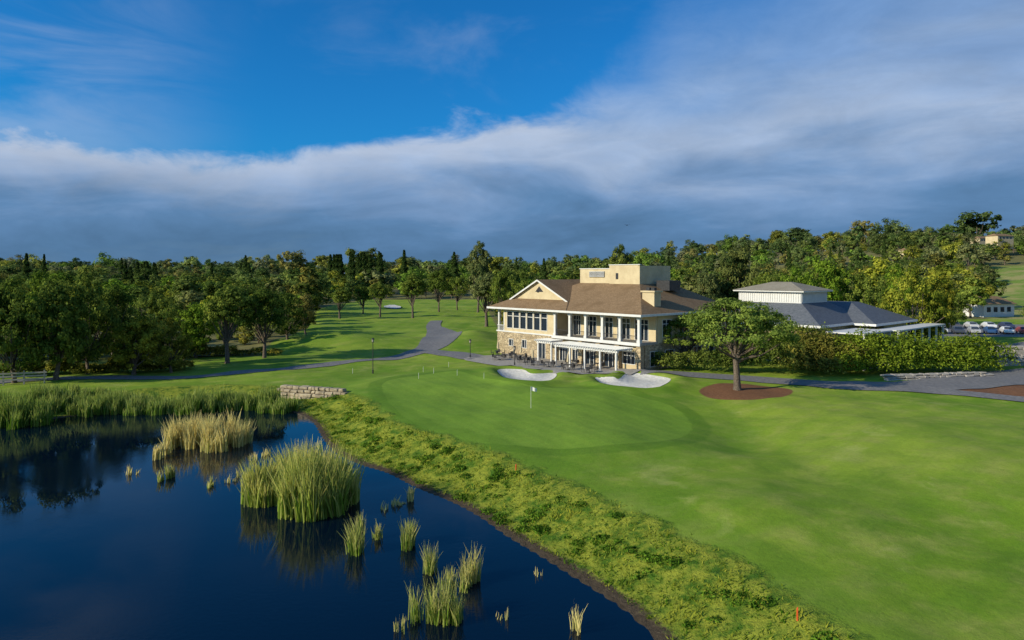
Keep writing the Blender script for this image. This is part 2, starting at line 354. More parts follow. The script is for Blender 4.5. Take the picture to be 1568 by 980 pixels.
def plant(name,me,x,y,H,width=None,color=(1,1,1),H0=12.0,R0=6.0,parent=None,z=None):
    z=tz(x,y) if z is None else z
    o=obj(name,me,parent,(x,y,z)); s=H/H0; sx=s if width is None else width/(2*R0)
    o.scale=(sx,sx,s); o.rotation_euler=(0,0,random.uniform(0,6.28)); o.color=(*color,1); return o
def tree_at(name,u,d,vtop,wpx,k,color=(1,1,1)):
    x=(u-784)/F*d; z=tz(x,d); H=CAMH-(vtop-420)/F*d-z
    return plant(name,HI[k],x,d,H,wpx*d/F*.95,color,12,HR[k],z=z-.1)
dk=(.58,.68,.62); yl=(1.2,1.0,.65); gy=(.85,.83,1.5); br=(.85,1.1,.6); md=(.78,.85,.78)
dv=lambda v:CAMH*F/(v-420)
for a in [(22,dv(588),412,130,4,dk),(-50,dv(590),398,170,2,dk),(86,dv(584),394,130,5,dk),(135,dv(574),404,110,4,md),(172,dv(566),424,80,0,dk),(205,dv(574),468,108,5,yl),(262,dv(570),478,80,4,(1.15,.92,.7)),
          (300,dv(548),446,90,5,br),(348,dv(556),430,108,1,md),(405,dv(550),432,102,0,dk),(440,dv(530),442,76,4,dk),(468,dv(518),436,56,5,(1.05,.8,1.15)),(235,dv(548),436,90,4,md),(60,dv(560),402,110,4,(.7,.85,.6)),
          (520,dv(489),438,50,1,md),(556,dv(480),432,44,0,dk),(582,dv(486),428,46,1,md),(632,dv(487),414,56,1,md),(672,dv(478),404,52,0,dk),(700,dv(474),414,46,2,md),
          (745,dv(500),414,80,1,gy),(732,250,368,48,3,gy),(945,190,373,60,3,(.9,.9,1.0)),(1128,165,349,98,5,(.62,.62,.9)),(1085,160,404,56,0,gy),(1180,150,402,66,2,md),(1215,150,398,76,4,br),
          (1268,150,372,88,5,br),(1320,150,408,86,4,md),(1372,165,388,64,5,br),(1047,104,466,126,2,(.78,.88,.75)),(1005,106,484,66,4,dk),(1435,128,390,72,5,yl),(1402,124,394,110,4,(1.2,1.1,.7)),
          (1462,170,436,54,4,md),(1605,128,418,80,2,dk),(800,150,407,66,4,md),(770,175,404,66,0,md)]:
    tree_at('oak_tree',*a)
hero=tree_mesh('specimen_oak',11.2,6.9,3.7,135,115,.15,99,.40,.5,0,.155,30)
hx,hy=ray(1129,598); o=plant('specimen_oak_tree',hero,hx,hy,11.4,14.6,(.85,.98,1.0),11.2,6.9)
# woodland
wd=empty('woodland'); k=0
PAL=[(.8,.9,.8),(.52,.66,.55),(1.0,1.05,.75),(1.4,1.25,.6),(.95,.88,1.15),(.9,1.2,.55),(1.2,.95,.8)]
def fb(x,y): return math.sin(x*.031+1)*math.cos(y*.023)
def scatter(y0,y1,sp,sc):
    global k
    for yy in np.arange(y0,y1,sp):
        n=int((1.9*yy+60)/sp)
        xx=(np.arange(n)-n/2)*sp+rng.uniform(-.55,.55,n)*sp; y2=yy+rng.uniform(-.55,.55,n)*sp
        mk=forest_mask(xx,y2); xx=xx[mk]; y2=y2[mk]
        if len(xx)==0: continue
        zz=terrain(xx,y2)
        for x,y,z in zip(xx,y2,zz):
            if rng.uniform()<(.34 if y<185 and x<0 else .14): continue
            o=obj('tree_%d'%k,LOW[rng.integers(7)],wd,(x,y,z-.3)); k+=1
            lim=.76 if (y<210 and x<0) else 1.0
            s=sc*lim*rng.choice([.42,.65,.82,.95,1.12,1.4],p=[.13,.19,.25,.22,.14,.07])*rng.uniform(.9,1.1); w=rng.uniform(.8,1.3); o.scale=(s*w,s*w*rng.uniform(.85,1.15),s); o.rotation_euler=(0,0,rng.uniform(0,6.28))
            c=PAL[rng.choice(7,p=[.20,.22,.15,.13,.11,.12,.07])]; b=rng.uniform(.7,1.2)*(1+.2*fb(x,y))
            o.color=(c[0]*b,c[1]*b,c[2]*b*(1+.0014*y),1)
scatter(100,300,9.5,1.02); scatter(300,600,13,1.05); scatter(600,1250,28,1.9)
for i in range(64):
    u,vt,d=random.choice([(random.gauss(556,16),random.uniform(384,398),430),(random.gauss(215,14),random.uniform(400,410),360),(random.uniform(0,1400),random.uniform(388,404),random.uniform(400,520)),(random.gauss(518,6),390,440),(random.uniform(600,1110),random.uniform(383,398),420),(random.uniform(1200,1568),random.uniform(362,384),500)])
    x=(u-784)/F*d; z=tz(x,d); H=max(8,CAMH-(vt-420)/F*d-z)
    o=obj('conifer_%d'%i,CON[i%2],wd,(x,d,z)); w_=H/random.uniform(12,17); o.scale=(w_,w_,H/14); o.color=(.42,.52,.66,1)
def foliage(name,blobs,n,leaf,color,seed,amp=1.0):
    r=np.random.default_rng(seed); B=np.array(blobs); vol=(B[:,3]*B[:,5]); pi=r.choice(len(B),n,p=vol/vol.sum())
    d=r.normal(size=(n,3)); d/=np.linalg.norm(d,axis=1)[:,None]; d[:,2]=np.where(d[:,2]<-.3,-d[:,2],d[:,2])
    ph=B[pi,0]*3; lump=1+.12*np.sin(d[:,0]*7+ph)+.12*np.sin(d[:,2]*8+ph*2)+.10*np.sin(d[:,1]*9+ph)
    C=B[pi,:3]+d*B[pi,3:6]*(lump*r.uniform(.6,1.05,n)**.6)[:,None]
    V,Fa=leaf_quads(C,d*.8+r.normal(size=(n,3))*.6+np.array([0,0,.3]),leaf,r)
    bt=r.uniform(0,1,len(B))[pi]
    t=np.clip(.15+.4*bt+.3*(lump-1)/.2+r.normal(0,.17,n),0,1)
    o=obj(name,mesh_np(name,V,Fa,[M_leaf],attrs={'tint':np.repeat(t,4)})); o.color=(*color,1); return o
def row(pxs,d0,d1,top0,top1,rad,n,jit=5):
    out=[]
    for i in range(n):
        f=i/(n-1); u=pxs[0]+(pxs[1]-pxs[0])*f; d=d0+(d1-d0)*f+random.uniform(-1,1); x=(u-784)/F*d; vt=top0+(top1-top0)*f+random.uniform(-jit,jit)
        H=CAMH-(vt-420)/F*d; r_=rad*random.uniform(.75,1.3); out.append((x,d,H*.42,r_,r_,H*.58))
    return out
foliage('hedge',row((1295,1520),97,101,510,518,2.6,15,8)+row((1300,1518),94.5,98,538,545,1.8,14,9),26000,.17,(.86,.98,.5),1)
foliage('shrubs',row((1235,1290),99,97,505,515,2.6,4)+row((1215,1270),95,94,535,550,1.6,6),9000,.17,(.85,.68,.7),2)
foliage('shrubs',row((975,1120),101,97,540,535,1.6,12)+row((1110,1210),97,96,525,520,2.2,6),14000,.17,(.65,.7,.7),3)
foliage('shrubs',row((1150,1260),104,102,500,500,2.5,7),9000,.18,(.62,.7,.6),4)
foliage('shrubs',row((-30,280),94,100,552,552,1.8,14,10),14000,.18,(.9,.75,.65),5)
foliage('shrubs',row((200,420),112,118,526,532,1.7,10,7),8000,.18,(.95,.75,.65),6)
foliage('shrubs',row((-60,200),110,112,515,518,2.6,12,10),9000,.22,(.6,.7,.55),7)
# reeds
def reeds(name,spots,seed,color=(1,1,1),w=.045):
    r=np.random.default_rng(seed); Vs=[];Ts=[]
    for (cx,cy,rx,ry,h,n,tan) in spots:
        nc=max(3,n//45); ca=r.uniform(0,6.28,nc); cq=r.uniform(0,1,nc)**.5; cxs=cx+rx*cq*np.cos(ca); cys=cy+ry*cq*np.sin(ca); ch=r.uniform(.6,1.08,nc)*(1-.3*cq**2)
        ci=r.integers(0,nc,n); x=cxs[ci]+r.normal(0,.16*rx**.5,n); y=cys[ci]+r.normal(0,.16*ry**.5+.05,n)
        hh=h*ch[ci]*r.uniform(.5,1.12,n)
        lean=r.normal(0,.15,(n,2))*hh[:,None]+r.normal(0,.08,(nc,2))[ci]*hh[:,None]; th=r.uniform(0,3.14,n); wx=np.cos(th)*w; wy=np.sin(th)*w
        z0=np.full(n,WL-.1); z0=np.maximum(z0,terrain(x,y)-.05)
        def row_(f,k,bend): return x+lean[:,0]*bend-wx*k,y+lean[:,1]*bend-wy*k,z0+hh*f,x+lean[:,0]*bend+wx*k,y+lean[:,1]*bend+wy*k
        R0=row_(0,1,0);R1=row_(.55,.9,.35);R2=row_(1,.15,1.)
        def q4(A,B): return np.stack([np.stack([A[0],A[1],A[2]],1),np.stack([A[3],A[4],A[2]],1),np.stack([B[3],B[4],B[2]],1),np.stack([B[0],B[1],B[2]],1)],1)
        t=np.clip(r.normal(tan,.2,n),0,1)
        Vs.append(q4(R0,R1).reshape(-1,3));Ts.append(np.repeat(t,4)); Vs.append(q4(R1,R2).reshape(-1,3));Ts.append(np.repeat(np.clip(t+.25,0,1),4))
    V=np.vstack(Vs); o=obj(name,mesh_np(name,V,np.arange(len(V)).reshape(-1,4),[M_reed],attrs={'tint':np.concatenate(Ts)})); o.color=(*color,1); return o
def rp(u,v,wpx,dep,hpx,n,tan):
    x,y=ray(u,v,WL); return (x,y,wpx/2*y/F,dep,hpx*y/F,n,tan)
reeds('reed_clump',[rp(478,784,90,1.5,112,2000,.2),rp(403,768,64,1.1,74,1000,.3),rp(522,770,50,1.1,82,900,.3),rp(480,745,90,1.3,70,800,.7),rp(440,752,80,1.5,68,800,.4)],1,(.98,1.03,.85))
reeds('reed_clump',[rp(345,682,64,2.3,56,900,.75),rp(285,680,68,2.3,48,700,.8),rp(248,700,16,1,40,150,.8),rp(255,735,14,.7,28,80,.25),rp(320,745,8,.4,20,40,.3)],2)
reeds('reed_clump',[rp(545,845,30,.6,60,190,.1),rp(618,838,34,.6,52,200,.1),rp(580,825,10,.5,36,60,.3),rp(552,812,8,.3,44,40,.3)],3,w=.03)
reeds('reed_clump',[rp(650,950,44,.6,70,200,.1),rp(690,958,36,.6,80,200,.15),rp(728,890,46,.7,64,210,.45),rp(655,880,28,.5,52,100,.2),rp(880,965,14,.5,56,34,.8),rp(612,965,12,.4,36,30,.4),rp(700,900,46,.8,50,110,.3),rp(820,880,16,.3,18,12,.9),rp(770,945,20,.4,24,14,.8)],4,w=.022)
reeds('reed_clump',[rp(630,765,12,.5,34,60,.7),rp(600,775,30,.8,20,40,.8),rp(410,700,40,1.2,18,50,.8),rp(355,735,20,.8,18,30,.8),rp(200,725,20,.5,18,24,.9)],5)
reeds('reed_bed',[rp(u,636-.02*u+random.uniform(-3,3),60,1.4,32+random.uniform(-5,10),600,.2) for u in range(60,430,26)],6,(.66,.82,.66),.05)
reeds('reed_bed',[rp(u,650,70,2,50,700,.1) for u in range(-60,50,24)]+[rp(u,622,60,1.3,17,300,.35) for u in range(90,400,34)],7,(.66,.82,.6),.05)
def bank_grass():
    r=np.random.default_rng(5); n=230000; x=r.uniform(-32,24,n); y=r.uniform(24,92,n); 
    dw=sdist(pond,x,y); nz=fbm(x,y,5,21)*.5+fbm(x,y,1.7,22)*.6
    p=(dw>.45)&(dw<6.4)&(r.uniform(0,1,n)<.7*ss(6.6,4,dw)*ss(-.7,.3,nz)+.06); x=x[p];y=y[p];dw=dw[p];nz=nz[p]; n=len(x)
    z=terrain(x,y); h=np.clip(.12+.22*nz,.05,.5)*r.uniform(.6,1.4,n); th=r.uniform(0,6.28,n); w=r.uniform(.03,.06,n)
    lx=r.normal(0,.12,n);ly=r.normal(0,.12,n)
    A=np.stack([x-np.cos(th)*w,y-np.sin(th)*w,z-.02],1);B=np.stack([x+np.cos(th)*w,y+np.sin(th)*w,z-.02],1);C=np.stack([x+lx,y+ly,z+h],1)
    V=np.stack([A,B,C],1).reshape(-1,3); t=np.clip(.42+.9*fbm(x,y,4,30)+.6*fbm(x,y,1.1,31)+r.normal(0,.15,n),0,1)
    obj('bank_grass',mesh_np('bank_grass',V,np.arange(3*n).reshape(-1,3),[M_blade],attrs={'tint':np.repeat(t,3)}))
bank_grass()
r=np.random.default_rng(8); x=r.uniform(-30,22,2600); y=r.uniform(25,90,2600); dw=sdist(pond,x,y); p=(dw>.7)&(dw<5.2)&(fbm(x,y,6,40)>-.05); x=x[p][:150];y=y[p][:150]; z=terrain(x,y)
foliage('bank_weeds',[(a,b_,c+.02,q,q*.8,q*.36) for a,b_,c,q in zip(x,y,z,r.uniform(.2,.65,len(x)))],13000,.075,(.5,.8,.4),9)
# ---------------------------------------------------------------- clubhouse
ANG=math.atan2(-.75,.66)
ch=empty('clubhouse',(-2.8,122,0),ANG)
cream=Part();stone=Part();white=Part();glass=Part();dark=Part();roof=Part();slab=Part()
def wall(p,s0,s1,t0,th,z0,z1,ops,axis='s'):
    cs=sorted({s0,s1,*[o[0] for o in ops],*[o[1] for o in ops]}); cz=sorted({z0,z1,*[o[2] for o in ops],*[o[3] for o in ops]})
    for a,b in zip(cs,cs[1:]):
        for c,d in zip(cz,cz[1:]):
            m=((a+b)/2,(c+d)/2)
            if any(o[0]<m[0]<o[1] and o[2]<m[1]<o[3] for o in ops): continue
            if axis=='s': p.box(a,b,t0,t0+th,c,d)
            else: p.box(t0,t0+th,a,b,c,d)
def window(a,b,c,d,t,nv=1,nh=1,fw=.09,axis='s',sgn=1):
    g0=t+.18*sgn; g1=g0+.03*sgn; f0=t-.05*sgn; f1=t+.17*sgn
    def bx(p,a0,a1,q0,q1,z0,z1):
        q0,q1=min(q0,q1),max(q0,q1)
        if axis=='s': p.box(a0,a1,q0,q1,z0,z1)
        else: p.box(q0,q1,a0,a1,z0,z1)
    bx(glass,a,b,g0,g1,c,d)
    bx(white,a-fw,a,f0,f1,c-fw,d+fw);bx(white,b,b+fw,f0,f1,c-fw,d+fw);bx(white,a,b,f0,f1,c-fw,c);bx(white,a,b,f0,f1,d,d+fw)
    for i in range(1,nv): m=a+(b-a)*i/nv; bx(white,m-.04,m+.04,t+.06*sgn,t+.15*sgn,c,d)
    for zz in nh if isinstance(nh,(list,tuple)) else []: bx(white,a,b,t+.05*sgn,t+.16*sgn,zz-.05,zz+.05)
ow=[(3.0+i*1.72,3.0+i*1.72+1.35,4.7,7.5) for i in range(6)]
wall(cream,2.2,14.6,0,.35,3.9,8.1,ow)
for o_ in ow: window(*o_,0,1,[6.75])
lw=[(3.6,4.6,1.6,2.7),(7.0,8.0,1.5,2.8),(11.0,12.6,.1,2.6)]
wall(stone,0.4,14.6,-.08,.45,-1,3.9,lw)
for o_ in lw: window(*o_,-.08,2)
white.box(.2,14.8,-.16,.2,3.9,4.12)
for s_,t_ in ((.5,.3),(2.0,.3),(.5,4),(.5,8)): white.box(s_-.16,s_+.16,t_-.16,t_+.16,4.1,8.05)
cream.box(2.2,2.55,.35,14,3.9,8.1); stone.box(.4,.8,.37,20,-1,3.9); slab.box(.2,2.2,.2,20,3.92,4.1)
white.box(.3,2.2,-.02,.05,5.0,5.08)
for i in range(8): white.box(.4+i*.25,.44+i*.25,-.01,.04,4.1,5.0)
cream.box(14.3,14.6,.35,3.5,3.9,8.1)
slab.box(14.6,32.4,-.5,3.6,3.75,4.1)
white.box(14.6,32.5,-.62,-.5,3.7,4.15)
ov=[(15.6,17.2,4.15,7.2),(18.2,20.6,4.15,7.2),(21.6,24,4.15,7.2),(25,27.4,4.15,7.2),(28.4,30.8,4.15,7.2)]
wall(cream,14.6,32.2,3.5,.35,4.1,8.1,ov)
for o_ in ov: window(*o_,3.5,3,[6.5])
for s_ in (15.0,18.3,21.7,25.1,28.5,32.0):
    white.box(s_-.2,s_+.2,-.3,.1,4.1,7.75); white.box(s_-.28,s_+.28,-.38,.18,4.1,4.5); white.box(s_-.28,s_+.28,-.38,.18,7.45,7.75)
white.box(14.6,32.4,-.32,.12,7.77,8.2)
dark.box(15,32,-.14,-.08,5.05,5.12)
for i in range(86):
    s_=15.05+i*.2; dark.box(s_,s_+.03,-.13,-.1,4.1,5.05)
ol=[(15.6,17.2,.1,2.6),(18.4,20.0,.1,2.6),(21.2,23.6,.1,2.6),(25,27.4,.1,2.6),(28.6,30.8,.9,2.6)]
wall(cream,14.6,32.2,.35,.35,-1,3.75,ol)
for o_ in ol: window(*o_,.35,3,[2.1])
for s_ in (14.8,20.6,24.3,28,32.0): stone.box(s_-.4,s_+.4,-.35,.33,-1,3.72)
orr=[(2+i*3.6,4.2+i*3.6,4.7,7.2) for i in range(5)]
orr=[(5,7.2,4.7,7.2)]+orr[2:]
wall(cream,3.85,23,32.0,.3,3.9,8.1,orr,'t')
for o_ in orr: window(*o_,32.3,2,[6.6],axis='t',sgn=-1)
orl=[(2+i*3.6,4.2+i*3.6,.6,2.7) for i in range(5)]
wall(stone,.75,23,31.95,.4,-1,3.9,orl,'t')
for o_ in orl: window(*o_,32.35,2,axis='t',sgn=-1)
cream.box(2,32,22.7,23.0,-1,8.1); slab.box(2.6,31.9,.8,22.6,3.8,4.0)
E=8.25
def rp_(pts): roof.poly(pts)
b0=[(3,-1.1,E),(33.2,-1.1,E),(33.2,24.4,E),(3,24.4,E)]; t0=[(12,9,12.5),(25,9,12.5),(25,17,12.5),(12,17,12.5)]
for i in range(4): j=(i+1)%4; rp_([b0[i],b0[j],t0[j],t0[i]])
rp_(t0)
rz=13.1; rs=9.0; k_=.49; el=-.9; er=17.2; ze=rz-k_*(rs-el)
g0s=rs-(rz-9.75)/k_; g1s=rs+(rz-9.75)/k_
rp_([(el,-1.3,ze),(er+1.3,-1.3,ze),(g1s,2.0,9.75),(g0s,2.0,9.75)])
rp_([(el,-1.3,ze),(g0s,2,9.75),(g0s,20,9.75),(el,21,ze)])
rp_([(g0s-.35,1.5,9.75-.17),(rs,1.5,rz),(rs,20,rz),(g0s-.35,20,9.75-.17)])
rp_([(rs,1.5,rz),(g1s+.35,1.5,9.75-.17),(g1s+.35,20,9.75-.17),(rs,20,rz)])
rp_([(g1s,2,9.75),(er+1.3,-1.3,ze),(er+1.3,20,ze),(g1s,20,9.75)])
cream.poly([(g0s,2.02,9.7),(g1s,2.02,9.7),(rs,2.02,rz-.05)])
for (a,b) in (((g0s-.35,9.58),(rs,rz)),((rs,rz),(g1s+.35,9.58))):
    white.poly([(a[0],1.46,a[1]-.28),(b[0],1.46,b[1]-.28),(b[0],1.46,b[1]+.02),(a[0],1.46,a[1]+.02)])
dark.poly([(rs-1.0,1.98,11.0),(rs+1.0,1.98,11.0),(rs,1.98,11.95)])
dark.box(rs-.5,rs-.05,1.94,1.99,10.9,11.5)
white.box(-1.0,33.3,-1.42,-1.3,E-.3,E+.02); white.box(33.2,33.32,-1.3,24.4,E-.3,E+.02); white.box(-1.0,-.9,-1.3,21,ze-.3,ze)
slab.box(-.88,33.18,-1.28,24.3,E-.18,E-.1)
cream.box(12,18.8,9,9.25,12.3,14.9);cream.box(12,12.25,9.25,17,12.3,14.9);cream.box(18.8,19.1,8.8,16,12.3,15.5);cream.box(19.1,24.8,8.8,9.1,12.3,15.5)
cream.box(24.8,25.1,8.8,17,12.3,15.4);cream.box(12,25,16.8,17,12.3,14.8);cream.box(14.5,17.5,9.26,12,12.4,14.2)
white.box(11.9,18.75,8.9,9.3,14.9,15.02);white.box(18.7,25.2,8.7,9.15,15.5,15.62)
dark.box(14.2,17.6,8.9,8.98,13.5,14.5)
for i in range(5): white.box(14.2,17.6,8.84,8.89,13.6+i*.2,13.68+i*.2)
dark.box(20.2,20.7,8.74,8.79,13.2,14.2); dark.box(26,28.5,12,15,11.4,13.0); dark.box(27.2,28.6,6.5,7.4,10.4,11.2)
cream.box(29.2,31.4,4.2,5.8,9.2,11.3); cream.box(29.0,31.6,4.0,6.0,11.3,11.55); dark.box(29.6,30.2,4.6,5.2,11.55,12); dark.box(30.5,31.1,4.6,5.2,11.55,12)
for p,n,m in ((cream,'stucco_walls',M_cream),(stone,'stone_walls',M_stone),(white,'trim_and_columns',M_white),(glass,'window_glass',M_glass),(dark,'railing_and_vents',M_dark),(roof,'shingle_roof',M_roof),(slab,'floor_slabs',M_conc)):
    p.make(n,m,ch)
def pergola(name,s0,s1,t0,t1,z):
    e=empty(name,(-2.8,122,0),ANG); p=Part()
    for s_ in np.linspace(s0+.3,s1-.3,max(2,int((s1-s0)/3)+1)): p.box(s_-.12,s_+.12,t0+.2,t0+.44,-.2,z)
    p.box(s0,s1,t0+.15,t0+.5,z+.001,z+.28); p.box(s0,s1,t1-.3,t1-.1,z+.001,z+.28)
    n=int((s1-s0)/.45)
    for i in range(n+1): s_=s0+(s1-s0)*i/n; p.box(s_-.07,s_+.07,t0-.3,t1-.05,z+.29,z+.48)
    n=int((t1-t0)/.4)
    for i in range(n+1): t_=t0+(t1-t0)*i/n; p.box(s0-.1,s1+.1,t_-.05,t_+.05,z+.49,z+.56)
    p.make('posts_and_rafters',M_white,e)
pergola('pergola',18.6,31.2,-4.2,-.62,2.9); pergola('pergola',13.2,16.8,-2.8,-.2,3.0)
# ---------------------------------------------------------------- pavilion
pv=empty('pavilion',(46.7,110,0),ANG); a=Part();w=Part();r_=Part();g=Part();cr_=Part()
a.box(-16,4.5,-4,12,-1,6.0); a.box(-9,8,12,22,-1,6.0)
for i in range(6): g.box(-15.5+i*3.2,-13.2+i*3.2,-4.05,-4.0,1.2,4.6)
for i in range(4): g.box(4.5,4.55,-3+i*3.7,-.6+i*3.7,1.2,4.6)
L0=[(-17.5,-5.5,6.2),(5.5,-5.5,6.2),(5.5,14.5,6.2),(-17.5,14.5,6.2)]; L1=[(-11.3,0,9.3),(0,0,9.3),(0,9.5,9.3),(-11.3,9.5,9.3)]
for i in range(4): j=(i+1)%4; r_.poly([L0[i],L0[j],L1[j],L1[i]])
L0=[(-10,6,6.1),(9,6,6.1),(9,24,6.1),(-10,24,6.1)];L1=[(-3,14,9.2),(2,14,9.2),(2,17,9.2),(-3,17,9.2)]
for i in range(4): j=(i+1)%4; r_.poly([L0[i],L0[j],L1[j],L1[i]])
r_.poly(L1)
w.box(-17.6,5.6,-5.62,-5.5,5.9,6.25);w.box(5.5,5.62,-5.5,6,5.9,6.25);w.box(5.63,9.1,5.88,6,5.8,6.15);w.box(9,9.12,6,24,5.8,6.15)
w.box(-11.2,-.1,.1,9.4,9.0,11.1)
for i in range(28): w.box(-11.1+i*.4,-11.0+i*.4,.02,.1,9.5,10.9)
for i in range(23): w.box(-.1,-.02,.3+i*.4,.4+i*.4,9.5,10.9)
w.box(-11.9,.6,-.6,10.1,11.1,11.3)
T=[(-12,-.7,11.32),(.7,-.7,11.32),(.7,10.2,11.32),(-12,10.2,11.32)];U=[(-7.3,4.4,12.7),(-4,4.4,12.7),(-4,5.1,12.7),(-7.3,5.1,12.7)]
for i in range(4): j=(i+1)%4; cr_.poly([T[i],T[j],U[j],U[i]])
cr_.poly(U)
w.box(5.8,11.5,-4.5,5.7,5.2,5.4); w.box(9.3,12.5,5.9,27,5.2,5.4)
for i in range(5): w.box(11.1,11.35,-4.3+i*2.4,-4.05+i*2.4,-.5,5.2)
for i in range(7): w.box(12.1,12.35,6.1+i*3.4,6.35+i*3.4,-.5,5.2)
a.make('walls',M_cream,pv);w.make('louvres_fascia_canopy',M_white,pv);r_.make('slate_roof',M_slate,pv);g.make('windows',M_glass,pv);cr_.make('cupola_roof',shingle('tan_shingles',(.25,.22,.16),(.36,.32,.25)),pv)
def house(u,d,vt,w_,h,name='house',col=M_cream):
    x=(u-784)/F*d; z=CAMH-(vt-420)/F*d-h*1.5; z=max(z,tz(x,d)-.5); e=empty(name,(x,d,z),.3); p=Part(); q=Part(); gl=Part()
    p.box(-w_/2,w_/2,0,w_*.6,-6,h); q.poly([(-w_/2-.5,-.6,h),(w_/2+.5,-.6,h),(w_/2-2,w_*.3,h*1.6),(-w_/2+2,w_*.3,h*1.6)]); q.poly([(-w_/2-.5,w_*.6+.6,h),(-w_/2+2,w_*.3,h*1.6),(w_/2-2,w_*.3,h*1.6),(w_/2+.5,w_*.6+.6,h)])
    q.poly([(-w_/2-.5,-.6,h),(-w_/2+2,w_*.3,h*1.6),(-w_/2-.5,w_*.6+.6,h)]);q.poly([(w_/2+.5,-.6,h),(w_/2+.5,w_*.6+.6,h),(w_/2-2,w_*.3,h*1.6)])
    for i in range(4): gl.box(-w_/2+w_*(.1+.22*i),-w_/2+w_*(.22+.22*i),-.06,-.01,h*.35,h*.75)
    p.make('walls',col,e);q.make('roof',M_roof,e);gl.make('windows',M_glass,e)
house(1530,200,456,12,3.6,'white_house',M_white); house(1540,480,358,15,3.0); house(1510,520,362,13,3.0); house(1398,500,380,12,3.0)
# ---------------------------------------------------------------- small things
def boulder_wall(name,p0,p1,h,bs,mat,rows):
    p0=np.array(p0);p1=np.array(p1);L=np.linalg.norm(p1-p0);d=(p1-p0)/L;e=empty(name,(p0[0],p0[1],0),math.atan2(d[1],d[0])); P=Part(); r=random.Random(4)
    for k in range(rows):
        s=-r.uniform(0,bs)
        while s<L:
            wv=bs*r.uniform(.5,1.6); hh=h/rows; j=lambda:r.uniform(-.08,.08)
            b=len(P.v); P.box(s,s+wv-.03,k*.2+j(),k*.2+.9,k*hh-.02,(k+1)*hh-.03)
            for i in range(b,b+8): v=P.v[i]; P.v[i]=(v[0]+j(),v[1]+j(),v[2]+j()*.7)
            s+=wv
    P.make('stones',mat,e,bevel=.07); return e
p0=site(426,612);p1=site(518,608)
e=boulder_wall('stone_retaining_wall',p0[:2],p1[:2],1.9,.85,M_field,5); e.location.z=-1.3
e=boulder_wall('stone_retaining_wall',ray(1362,583),ray(1512,578),.8,1.0,M_conc,3); e.location.z=-.1
e=boulder_wall('block_wall',ray(1533,561),ray(1640,561),3.1,1.2,M_conc,5); e.location.z=-.1
fp=Part(); a0=np.array(ray(-60,594));a1=np.array(ray(72,588)); L=np.linalg.norm(a1-a0)
for i in range(int(L/2.2)+1): s_=i*2.2; fp.box(s_-.08,s_+.08,-.07,.07,-.3,1.6)
for z_ in (.4,.8,1.2): fp.box(0,L,-.11,-.075,z_,z_+.2)
e=empty('rail_fence',(a0[0],a0[1],tz(*a0)+.35),math.atan2(a1[1]-a0[1],a1[0]-a0[0])); fp.make('posts_and_rails',M_conc,e)
fp=Part(); x,y,z=site(322,545)
fp.box(-4,4,-.8,.8,.1,.25)
for i in range(9):
    for t_ in (-.8,.7): fp.box(-4+i-.06 if i else -4,-4+i+.06 if i else -3.9,t_,t_+.1,.25,1.3)
for t_ in (-.84,.8): fp.box(-4,4,t_,t_+.04,1.15,1.3);fp.box(-4,4,t_,t_+.04,.65,.75)
e=empty('footbridge',(x,y,z+.2),.1); fp.make('deck_and_rails',M_wood,e)
def lamp(u,v,vt):
    x,y,z=site(u,v); h=(v-vt)*y/F; e=empty('lamp_post',(x,y,z)); p=Part(); p.tube([(0,0,-.2),(0,0,.5),(0,0,.55),(0,0,h-.6)],[.11,.11,.06,.05],8)
    p.tube([(0,0,h-.6),(0,0,h-.55),(0,0,h-.5)],[.05,.16,.16],8); p.tube([(0,0,h-.14),(0,0,h-.1),(0,0,h+.08)],[.26,.24,.03],8); p.make('pole',M_dark,e)
    q=Part(); q.tube([(0,0,h-.5),(0,0,h-.14)],[.13,.17],8); q.make('lantern',M_conc,e)
lamp(571,572,518); lamp(788,560,530); lamp(720,548,520)
x,y,z=site(813,625); e=empty('golf_flag',(x,y,z)); p=Part(); p.tube([(0,0,-.1),(0,0,2.2)],[.02,.02],6); p.make('pole',M_white,e)
p=Part(); n=6
for i in range(n):
    f=lambda k:(.03+.58*k/n,.07*math.sin(k*1.3),0)
    a_,b__=f(i),f(i+1); p.poly([(a_[0],a_[1],1.78-.02*i),(b__[0],b__[1],1.76-.02*i),(b__[0],b__[1],2.16-.03*i),(a_[0],a_[1],2.18-.03*i)])
p.make('flag',M_white,e,smooth=True)
def stake(u,v,h,mat,name,rad=.05):
    x,y,z=site(u,v); e=empty(name,(x,y,z)); p=Part(); p.tube([(0,0,-.1),(0,0,h*.85),(0.02,0,h)],[rad,rad,rad*.4],5); p.make('post',mat,e)
stake(1221,950,.55,M_red,'hazard_stake',.04);stake(790,723,.6,M_red,'hazard_stake')
for u,v in [(641,580),(648,570),(664,572),(540,572),(687,562),(700,575),(720,545),(741,580)]: stake(u,v,.8,M_white,'practice_pin',.022)
